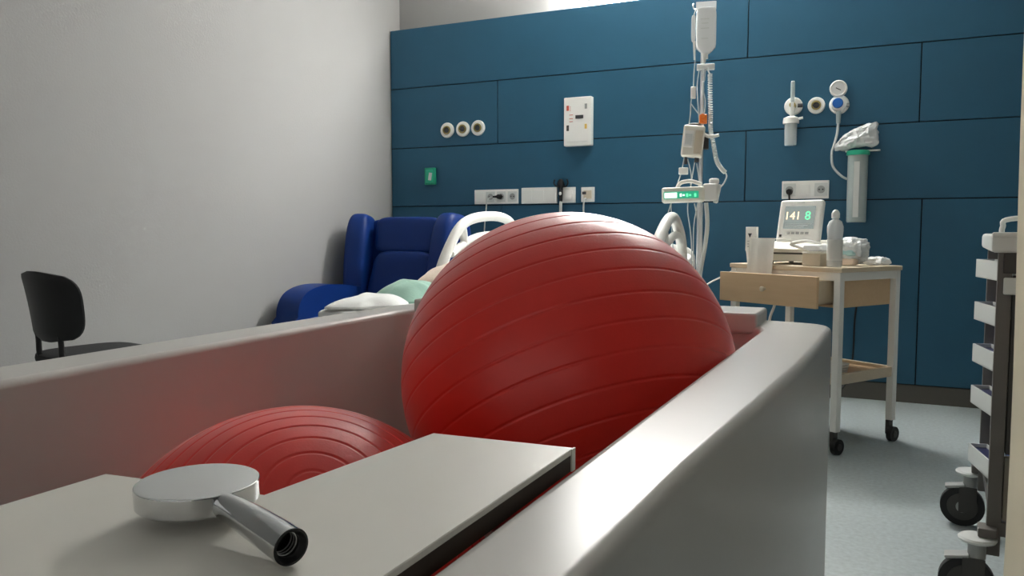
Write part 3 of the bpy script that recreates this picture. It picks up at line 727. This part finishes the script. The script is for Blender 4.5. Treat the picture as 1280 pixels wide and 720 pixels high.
# syringe / drip monitor
sm = thing('syringe_pump', 'wide pale infusion monitor with green display on the drip stand', 'infusion monitor', (PX, PY, 0), ivr)
tl_ = Matrix.Rotation(-.03, 3, 'Y')
bm = nb(); box(bm, iv(827, 254, -.14), iv(878, 235.5, -.03), .012, 4, tl_); obj('housing', bm, 'cream_plastic', sm)
bm = nb(); box(bm, iv(829.5, 249.5, -.146), iv(871, 241, -.138), .003, 2, tl_); ds = obj('display', bm, 'screen_dark_green', sm)
bm = nb(); box(bm, iv(830.5, 249, -.148), iv(845.5, 242.5, -.1455), .0006, 1, tl_); obj('lit_field', bm, 'screen_white', ds)
for k, (xx, m_) in enumerate([(850, 'screen_white'), (853.5, 'screen_white'), (857.5, 'screen_green'), (861, 'screen_green'), (867, 'screen_green')]):
    bm = nb(); box(bm, iv(xx-1.2, 247.5-(k % 2), -.148), iv(xx+1.2, 243.5+(k % 2), -.1455), .0005, 1, tl_); obj('symbol', bm, m_, ds)
bm = nb(); box(bm, iv(876, 252, -.13), iv(893, 231.5, -.02), .010, 3, tl_); obj('drive_block', bm, 'white_plastic', sm)
bm = nb(); sbox(bm, iv(889, 228.5, -.08), (.026, .03, .016), .6, 20); obj('release_knob', bm, 'white_plastic', sm)
bm = nb(); box(bm, iv(890, 255, -.10), iv(896, 232, -.04), .008, 3, Matrix.Rotation(.18, 3, 'Y')); obj('lever', bm, 'pale_grey_plastic', sm)
bm = nb(); tube(bm, [iv(845, 236, -.08), iv(850, 229.5, -.08), iv(862, 228, -.08), iv(874, 232, -.08)], .010, 10); obj('handle', bm, 'white_plastic', sm)
bm = nb(); box(bm, iv(868, 250, -.04), iv(879, 238, .02), .003); obj('clamp', bm, 'dark_grey', sm)
bm = nb(); tube(bm, [iv(880, 254, -.05), iv(882, 280, -.05), iv(880, 305, -.05), iv(876, 330, -.05), iv(872, 360, -.05)], .011, 10)
tag(obj('drain_tube', bm, 'pale_grey_plastic', pole, world=False), '', ''); bpy.data.objects['drain_tube'].pop('label'); bpy.data.objects['drain_tube'].pop('category')

# ================================================================== TROLLEY
TR = math.radians(-32)
tr = thing('instrument_trolley', 'white metal trolley with beech top and a half-open drawer', 'trolley', (-.325, 4.187, 0), TR)
hx, hy, zt2 = .30, .217, .85
obj('top', box(nb(), (-hx-.025, -hy-.02, zt2-.022), (hx+.025, hy+.02, zt2), .004), 'beech_pale', tr)
af = nb()
for y in (-hy, hy): box(af, (-hx, y-.012, zt2-.060), (hx, y+.012, zt2-.022))
for x in (-hx, hx): box(af, (x-.012, -hy, zt2-.060), (x+.012, hy, zt2-.022))
obj('apron', af, 'white_metal', tr, flat=True)
for sx in (-1, 1):
    for sy in (-1, 1):
        obj('leg', box(nb(), (sx*hx-.017, sy*hy-.017, .10), (sx*hx+.017, sy*hy+.017, zt2-.022), .003), 'white_metal', tr)
        ca = obj('caster', cyl(nb(), (sx*hx-.012+.02, sy*hy-.01, .036), (sx*hx+.012+.02, sy*hy-.01, .036), .036, n=28), 'dark_rubber', tr)
        obj('caster_fork', box(nb(), (sx*hx-.014, sy*hy-.02, .030), (sx*hx+.006, sy*hy+.016, .100), .004), 'dark_grey', ca)
        obj('hub', cyl(nb(), (sx*hx+.006, sy*hy-.01, .036), (sx*hx+.036, sy*hy-.01, .036), .016, n=20), 'dark_grey', ca)
obj('shelf', box(nb(), (-hx, -hy, .335), (hx, hy, .345)), 'beech', tr)
sf = nb()
for y in (-hy, hy): box(sf, (-hx, y-.009, .315), (hx, y+.009, .362), .002, 1)
for x in (-hx, hx): box(sf, (x-.009, -hy, .315), (x+.009, hy, .362), .002, 1)
obj('shelf_rim', sf, 'beech_pale', tr)
# drawer carcass and half-open drawer
cs = nb(); zl = .665
box(cs, (-hx+.02, -hy+.02, zl), (-hx+.034, hy-.02, zt2-.03)); box(cs, (hx-.034, -hy+.02, zl), (hx-.012, hy-.02, zt2-.03))
box(cs, (-hx+.02, hy-.034, zl), (hx-.02, hy-.02, zt2-.03)); box(cs, (-hx+.02, -hy+.02, zl), (hx-.02, hy-.02, zl+.012))
obj('drawer_carcass', cs, 'beech', tr, flat=True)
dw = nb(); yo = -hy-.13
box(dw, (-hx+.012, yo, .668), (hx-.022, yo+.018, .812), .002, 1)
dr = obj('drawer', dw, 'beech', tr)
db = nb(); box(db, (-hx+.04, yo+.018, .682), (-hx+.052, yo+.36, .79)); box(db, (hx-.062, yo+.018, .682), (hx-.05, yo+.36, .79)); box(db, (-hx+.04, yo+.018, .682), (hx-.05, yo+.36, .69)); box(db, (-hx+.04, yo+.35, .682), (hx-.05, yo+.36, .79))
obj('drawer_box', db, 'beech_pale', dr, flat=True)
obj('knob', lathe(nb(), [(.006, 0), (.006, .012), (.012, .016), (.013, .024), (.009, .029), (0, .030)], 20, Matrix.Translation((-.005, yo, .742)) @ Matrix.Rotation(PI/2, 4, 'X')), 'beech_pale', dr)

def on_top(name, label, cat, x, y, z=zt2, rz=0.0):
    wx = -.325+x*math.cos(TR)-y*math.sin(TR); wy = 4.187+x*math.sin(TR)+y*math.cos(TR)
    return thing(name, label, cat, (wx, wy, z+.0005), TR+rz)
# CTG monitor
mo = on_top('fetal_monitor', 'white fetal monitor with tilted colour screen on the beech trolley', 'monitor', -.075, .03, rz=math.radians(14))
prof = [(-.15, .016), (-.152, .075), (-.13, .095), (-.02, .112), (.14, .118), (.15, .10), (.15, .016)]
obj('base_unit', prism(nb(), prof, 'x', -.155, .155, .010, 3), 'cream_plastic', mo)
for sx in (-1, 1):
    for yy in (-.12, .12): obj('foot', cyl(nb(), (sx*.12, yy, 0), (sx*.12, yy, .018), .012, n=12), 'ink', mo)
obj('paper_slot', box(nb(), (-.12, -.1535, .05), (.06, -.150, .058)), 'dark_grey', mo)
TM = Matrix.Translation((-.03, .01, .205)) @ Matrix.Rotation(math.radians(-14), 4, 'X')
def tilted(name, lo, hi, bev, m, par):
    bm = nb(); box(bm, lo, hi, bev, 3); bmesh.ops.transform(bm, matrix=TM, verts=bm.verts[:]); return obj(name, bm, m, par)
shd = tilted('screen_housing', (-.112, -.02, -.110), (.112, .022, .118), .014, 'white_plastic', mo)
tilted('screen', (-.078, -.0235, -.036), (.080, -.0195, .082), .001, 'screen_grey', shd)
text_mesh('digits', '141', .058, 'screen_orange', shd, TM @ Matrix.Translation((-.034, -.0243, .030)) @ Matrix.Rotation(PI/2, 4, 'X'))
text_mesh('digits', '8', .062, 'screen_green', shd, TM @ Matrix.Translation((.045, -.0243, .030)) @ Matrix.Rotation(PI/2, 4, 'X'))
for k in range(3): tilted('screen_line', (-.07, -.0242, -.012-.008*k), (.07-.02*k, -.0236, -.010-.008*k), 0, 'pale_grey_plastic', shd)
for k in range(5): tilted('button', (-.055+.024*k, -.0235, -.064), (-.038+.024*k, -.0195, -.052), .001, 'grey_plastic', shd)
tilted('button', (-.092, -.0235, -.078), (-.080, -.0195, -.066), .001, 'ink', shd)
tilted('maker_plate', (-.02, -.022, .098), (.02, -.0195, .104), 0, 'pale_grey_plastic', shd)
obj('transducer_cable', tube(nb(), [(.13, -.12, .10), (.08, -.17, .115), (.0, -.165, .10), (.10, -.165, .075), (.16, -.12, .09), (.165, -.05, .12)], .008, 8), 'white_plastic', mo)
# gel bottle
bo = on_top('gel_bottle', 'clear plastic squeeze bottle at the front corner of the trolley', 'bottle', .235, -.165)
obj('bottle_body', lathe(nb(), [(0, 0), (.030, 0), (.034, .005), (.034, .10), (.0335, .14), (.036, .165), (.036, .185), (.028, .208), (.014, .218), (.012, .222), (0, .222)], 32), 'bottle_clear', bo)
obj('cap', lathe(nb(), [(.013, .220), (.018, .225), (.018, .245), (.013, .256), (.006, .262), (0, .263)], 24), 'white_plastic', bo)
obj('label_sheet', lathe(nb(), [(.0345, .03), (.0347, .031), (.0347, .125), (.0345, .126)], 32), 'pale_grey_plastic', bo)
# small carton
ct_ = on_top('spray_bottle', 'slim white bottle with a dark mark at the left end of the trolley', 'bottle', -.275, -.13, rz=math.radians(14))
prof = [(-.018, 0), (.018, 0), (.020, .05), (.030, .065), (.030, .185), (-.030, .185), (-.030, .065), (-.020, .05)]
obj('bottle_body', prism(nb(), prof, 'y', -.012, .012, .003, 2), 'white_plastic', ct_)
obj('mark', prism(nb(), [(-.016, .152), (.006, .152), (-.005, .130)], 'y', -.0135, -.0118), 'ink', ct_, flat=True)
for k in range(3): obj('print_line', box(nb(), (-.018, -.0132, .11-.014*k), (.012-.006*k, -.0119, .113-.014*k)), 'grey_plastic', ct_)
# hanging paper over the front edge
pa = nb(); xs0, xs1 = -.20, -.045; n = 14; st = []
path = [(-.10, .995), (-.17, .992), (-.232, .985), (-.243, .975), (-.247, .93), (-.250, .87), (-.252, .83), (-.253, .80)]
hp_ = smooth_path([(0, a, b) for a, b in [(-.232, .980), (-.238, .95), (-.243, .90), (-.247, .86), (-.250, .822), (-.252, .80)]], 4)
for p_ in hp_:
    st.append([pa.verts.new((xs0+(xs1-xs0)*k/n, p_.y+.004*math.sin(k*.7)+th, p_.z+(.028*(k/n) if p_.z > .9 else 0)*0)) for th in (0, .0012) for k in range(n+1)])
for i in range(len(st)-1):
    a, b = st[i], st[i+1]; m_ = n+1
    for k in range(n):
        pa.faces.new((a[k], a[k+1], b[k+1], b[k])); pa.faces.new((a[m_+k], b[m_+k], b[m_+k+1], a[m_+k+1]))
    pa.faces.new((a[0], b[0], b[m_], a[m_])); pa.faces.new((a[n], a[m_+n], b[m_+n], b[n]))
for a, fl in ((st[0], 0), (st[-1], 1)):
    for k in range(n): pa.faces.new((a[k], a[k+1], a[n+1+k+1], a[n+1+k]))
pe = on_top('paper_chart', 'off-white paper chart hanging over the front edge of the trolley', 'paper', 0, 0, z=0)
obj('sheet', pa, 'paper', pe)
bmx = nb()
box(bmx, (xs0, -.232, .9745), (xs1, -.12, .9765)); obj('folded_back', bmx, 'paper', pe)
# card box and packs
cbx = on_top('card_box', 'small beige box in front of the fetal monitor', 'box', .128, -.150, rz=math.radians(8))
obj('carton', box(nb(), (-.045, -.05, 0), (.045, .05, .058), .002, 1), 'card', cbx)
obj('lid', box(nb(), (-.046, -.051, .0585), (.046, .051, .066), .002, 1), 'cream_plastic', cbx)
pk = nb(); sbox(pk, (0, 0, .086), (.05, .045, .016), .5, 30, None, lambda v: v*(1+.22*noise.noise(v*60)))
o = on_top('gauze_pack', 'crumpled white pack lying on the small beige box', 'pack', .128, -.150); obj('wrapper', pk, 'film', o)
for nm, lab, cat_, x, y, hh, m_, sd, dims in (
    ('swab_pack', 'white and teal plastic pack right of the squeeze bottle', 'pack', .205, .015, .06, 'film', 3, (.065, .06, .055)),
    ('plastic_wrapper', 'flat torn clear wrapper at the right end of the trolley', 'wrapper', .235, .16, .02, 'film', 9, (.055, .05, .018))):
    bm = nb(); sbox(bm, (0, 0, dims[2]), dims, .6, 36, None, lambda v: v*(1+.30*noise.noise(v*34+Vector((sd, 0, 0)))+.20*noise.noise(v*80+Vector((0, sd, 0)))))
    o = on_top(nm, lab, cat_, x, y); zmin = min(v.co.z for v in bm.verts); bmesh.ops.translate(bm, verts=bm.verts[:], vec=(0, 0, -zmin))
    obj('wrapper', bm, m_, o, angle=18)
    if nm == 'swab_pack':
        bm = nb(); sbox(bm, (0, -.012, .062), (.058, .052, .018), .6, 24, None, lambda v: v*(1+.2*noise.noise(v*30))); obj('teal_band', bm, 'pale_blue', o)
        bm = nb(); sbox(bm, (-.01, .0, .118), (.034, .03, .02), .7, 20, None, lambda v: v*(1+.25*noise.noise(v*30))); obj('top_fold', bm, 'film', o)
        bm = nb(); sbox(bm, (.01, -.045, .020), (.045, .02, .016), .5, 20); obj('pink_pouch', bm, 'towel_peach', o)
o = on_top('paper_stack', 'small white paper stack on the lower trolley shelf', 'paper', .17, -.08, z=.3452)
for k in range(4): obj('sheet', box(nb(), (-.06+.004*k, -.05, .012*k), (.06+.003*k, .05, .012*k+.010), .002, 1), 'paper', o)
# white cable leaving the trolley to the left
a = on(1, 4.15, 918, 342); tag(obj('monitor_cable', tube(nb(), [(-.42, 4.36, .96), (-.55, 4.36, .86), tuple(on(1, 4.28, 918, 338)), tuple(on(1, 4.25, 905, 345)), tuple(on(1, 4.2, 888, 353)), tuple(on(1, 4.1, 860, 372))], .0045, 8), 'white_plastic'), 'white cable running from the monitor towards the bed', 'cable')
tag(obj('drain_hose', tube(nb(), [tuple(on(1, 4.3, 972, 372)), tuple(on(1, 4.3, 967, 385)), tuple(on(1, 4.3, 962, 400)), tuple(on(1, 4.3, 960, 430)), tuple(on(1, 4.3, 962, 480))], .007, 8), 'white_plastic'), 'white hose hanging below the drawer behind the tub corner', 'hose')

# ================================================================== CART AT RIGHT
KR = math.radians(-3.5)
ca = thing('supply_cart', 'grey wheeled supply cart with white side bins at the right edge', 'cart', (.300, 2.75, 0), KR)
def kb(name, lo, hi, m, bev=.003, par=None, rot=None): return obj(name, box(nb(), lo, hi, bev, 2, rot), m, par or ca)
W2 = .50
for x in (0.002, W2-.018):
    for y in (-.30, .30):
        kb('post', (x-.014, y-.014, .14), (x+.020, y+.014, .97), 'post_grey')
kb('top_tray', (-.030, -.325, .960), (W2+.02, .32, 1.008), 'pale_grey_plastic', .010)
kb('tray_lip', (-.028, -.328, 1.0), (W2+.02, -.31, 1.014), 'pale_grey_plastic', .004)
obj('handle', tube(nb(), [(.020, .20, 1.0), (.022, .20, 1.03), (.045, .20, 1.055), (.25, .20, 1.065), (.42, .20, 1.058), (.445, .20, 1.0)], .008, 10), 'pale_grey_plastic', ca)
kb('upper_box', (.0, -.318, .905), (W2-.02, -.30, .960), 'dark_grey', .004)
kb('hinge_block', (.002, -.325, .85), (.09, -.315, .895), 'pale_grey_plastic', .004)
kb('drawer_front', (.023, -.312, .24), (W2-.037, -.29, .415), 'taupe', .004)
kb('front_panel', (.023, -.308, .42), (W2-.037, -.29, .90), 'dark_grey', .004)
kb('cabinet', (.085, -.288, .23), (W2-.036, .28, .95), 'dark_grey', .004)
kb('bottom_frame', (.0, -.315, .195), (W2, .31, .235), 'post_grey', .006)
for y in (.0, .25): obj('bin_rail', cyl(nb(), (.045, y, .22), (.045, y, .965), .0025, n=8), 'frosted', ca)
kb('side_sheet', (.055, -.03, .235), (.058, .27, .955), 'tint_blue', 0)
for k, zb in enumerate((.868, .73, .592, .455, .26)):
    bm = nb(); ya, yb2, xa_, xb_, hh = -.105, .105, -.028, .028, .058
    tl2 = Matrix.Translation((.006, .12, zb)) @ Matrix.Rotation(math.radians(14), 4, 'Z')
    for lo, hi in (((xa_, ya, 0), (xb_, yb2, .004)), ((xa_, ya, 0), (xa_+.004, yb2, hh)), ((xb_-.004, ya, 0), (xb_, yb2, hh)), ((xa_, ya, 0), (xb_, ya+.004, hh)), ((xa_, yb2-.004, 0), (xb_, yb2, hh))):
        box(bm, lo, hi)
    bmesh.ops.transform(bm, matrix=tl2, verts=bm.verts[:])
    bn = obj('side_bin', bm, 'pale_grey_plastic', ca, flat=True)
    lin = box(nb(), (xa_+.0045, ya+.0045, .0045), (xb_-.0045, yb2-.0045, hh*.8)); bmesh.ops.transform(lin, matrix=tl2, verts=lin.verts[:])
    obj('bin_lining', lin, 'navy', bn, flat=True)
for x, y in ((-.032, .335), (-.032, -.335), (W2-.02, .335), (W2-.02, -.335)):
    wx = x-.022                                        # wheel swivelled so its flat side faces the room
    ff = obj('caster', cyl(nb(), (wx, y-.015, .068), (wx, y+.015, .068), .068, n=32), 'dark_rubber', ca)
    obj('wheel_hub', cyl(nb(), (wx, y-.018, .068), (wx, y+.018, .068), .047, n=28), 'dark_grey', ff)
    obj('hub_cap', cyl(nb(), (wx, y-.020, .068), (wx, y+.020, .068), .020, n=20), 'grey_plastic', ff)
    obj('bumper_disc', lathe(nb(), [(0, .176), (.022, .176), (.044, .184), (.047, .190), (.042, .195), (0, .197)], 32, Matrix.Translation((x, y, 0))), 'pale_grey_plastic', ff)
    obj('swivel', cyl(nb(), (x, y, .137), (x, y, .178), .022, n=16), 'grey_plastic', ff)
    obj('brake_pedal', box(nb(), (wx-.055, y-.025, .132), (wx+.005, y+.02, .142), .004, 2, Matrix.Rotation(-.18, 3, 'Y')), 'grey_plastic', ff)
    obj('fork', box(nb(), (wx-.012, y-.0245, .05), (x+.02, y-.0205, .140), .001, 1), 'dark_grey', ff)
    obj('arm', box(nb(), (min(x, W2-.03), min(y, .29) if y > 0 else y-.012, .197), (x+.045 if x < .2 else x+.012, y+.012 if y > 0 else max(y, -.29), .222), .003), 'post_grey', ff)

# curtain at the right frame edge, hanging from a ceiling track
cu_ = thing('privacy_curtain', 'off-white hanging curtain at the far right edge beside the cart', 'curtain', (.52, 2.2, 0))
bm = nb(); cols = []
cN, rN = 90, 16
for i in range(rN+1):
    z = .085+(3.23-.085)*i/rN; row = []
    for k in range(cN+1):
        s = k/cN; x = s*.9; y = .028*math.sin(s*2*PI*6.5-.9)+.010*math.sin(s*17+z*1.5)+.01*math.sin(z*2+s*5)
        row.append((x+.006*math.sin(z*3.0), y, z))
    cols.append(row)
fr = [[bm.verts.new((x, y-.0015, z)) for x, y, z in r_] for r_ in cols]; bk_ = [[bm.verts.new((x, y+.0015, z)) for x, y, z in r_] for r_ in cols]
for i in range(rN):
    for k in range(cN):
        bm.faces.new((fr[i][k], fr[i][k+1], fr[i+1][k+1], fr[i+1][k])); bm.faces.new((bk_[i][k], bk_[i+1][k], bk_[i+1][k+1], bk_[i][k+1]))
    bm.faces.new((fr[i][0], fr[i+1][0], bk_[i+1][0], bk_[i][0])); bm.faces.new((fr[i][cN], bk_[i][cN], bk_[i+1][cN], fr[i+1][cN]))
for k in range(cN):
    bm.faces.new((fr[0][k], bk_[0][k], bk_[0][k+1], fr[0][k+1])); bm.faces.new((fr[rN][k], fr[rN][k+1], bk_[rN][k+1], bk_[rN][k]))
ox = on(1, 2.2, 1266, 400).x-.52
bmesh.ops.translate(bm, verts=bm.verts[:], vec=(ox, 0, 0))
obj('cloth', bm, 'curtain_cloth', cu_, angle=80)
obj('track', box(nb(), (ox-.05, -.015, 3.23), (ox+1.0, .015, 3.3), .003), 'white_metal', cu_)
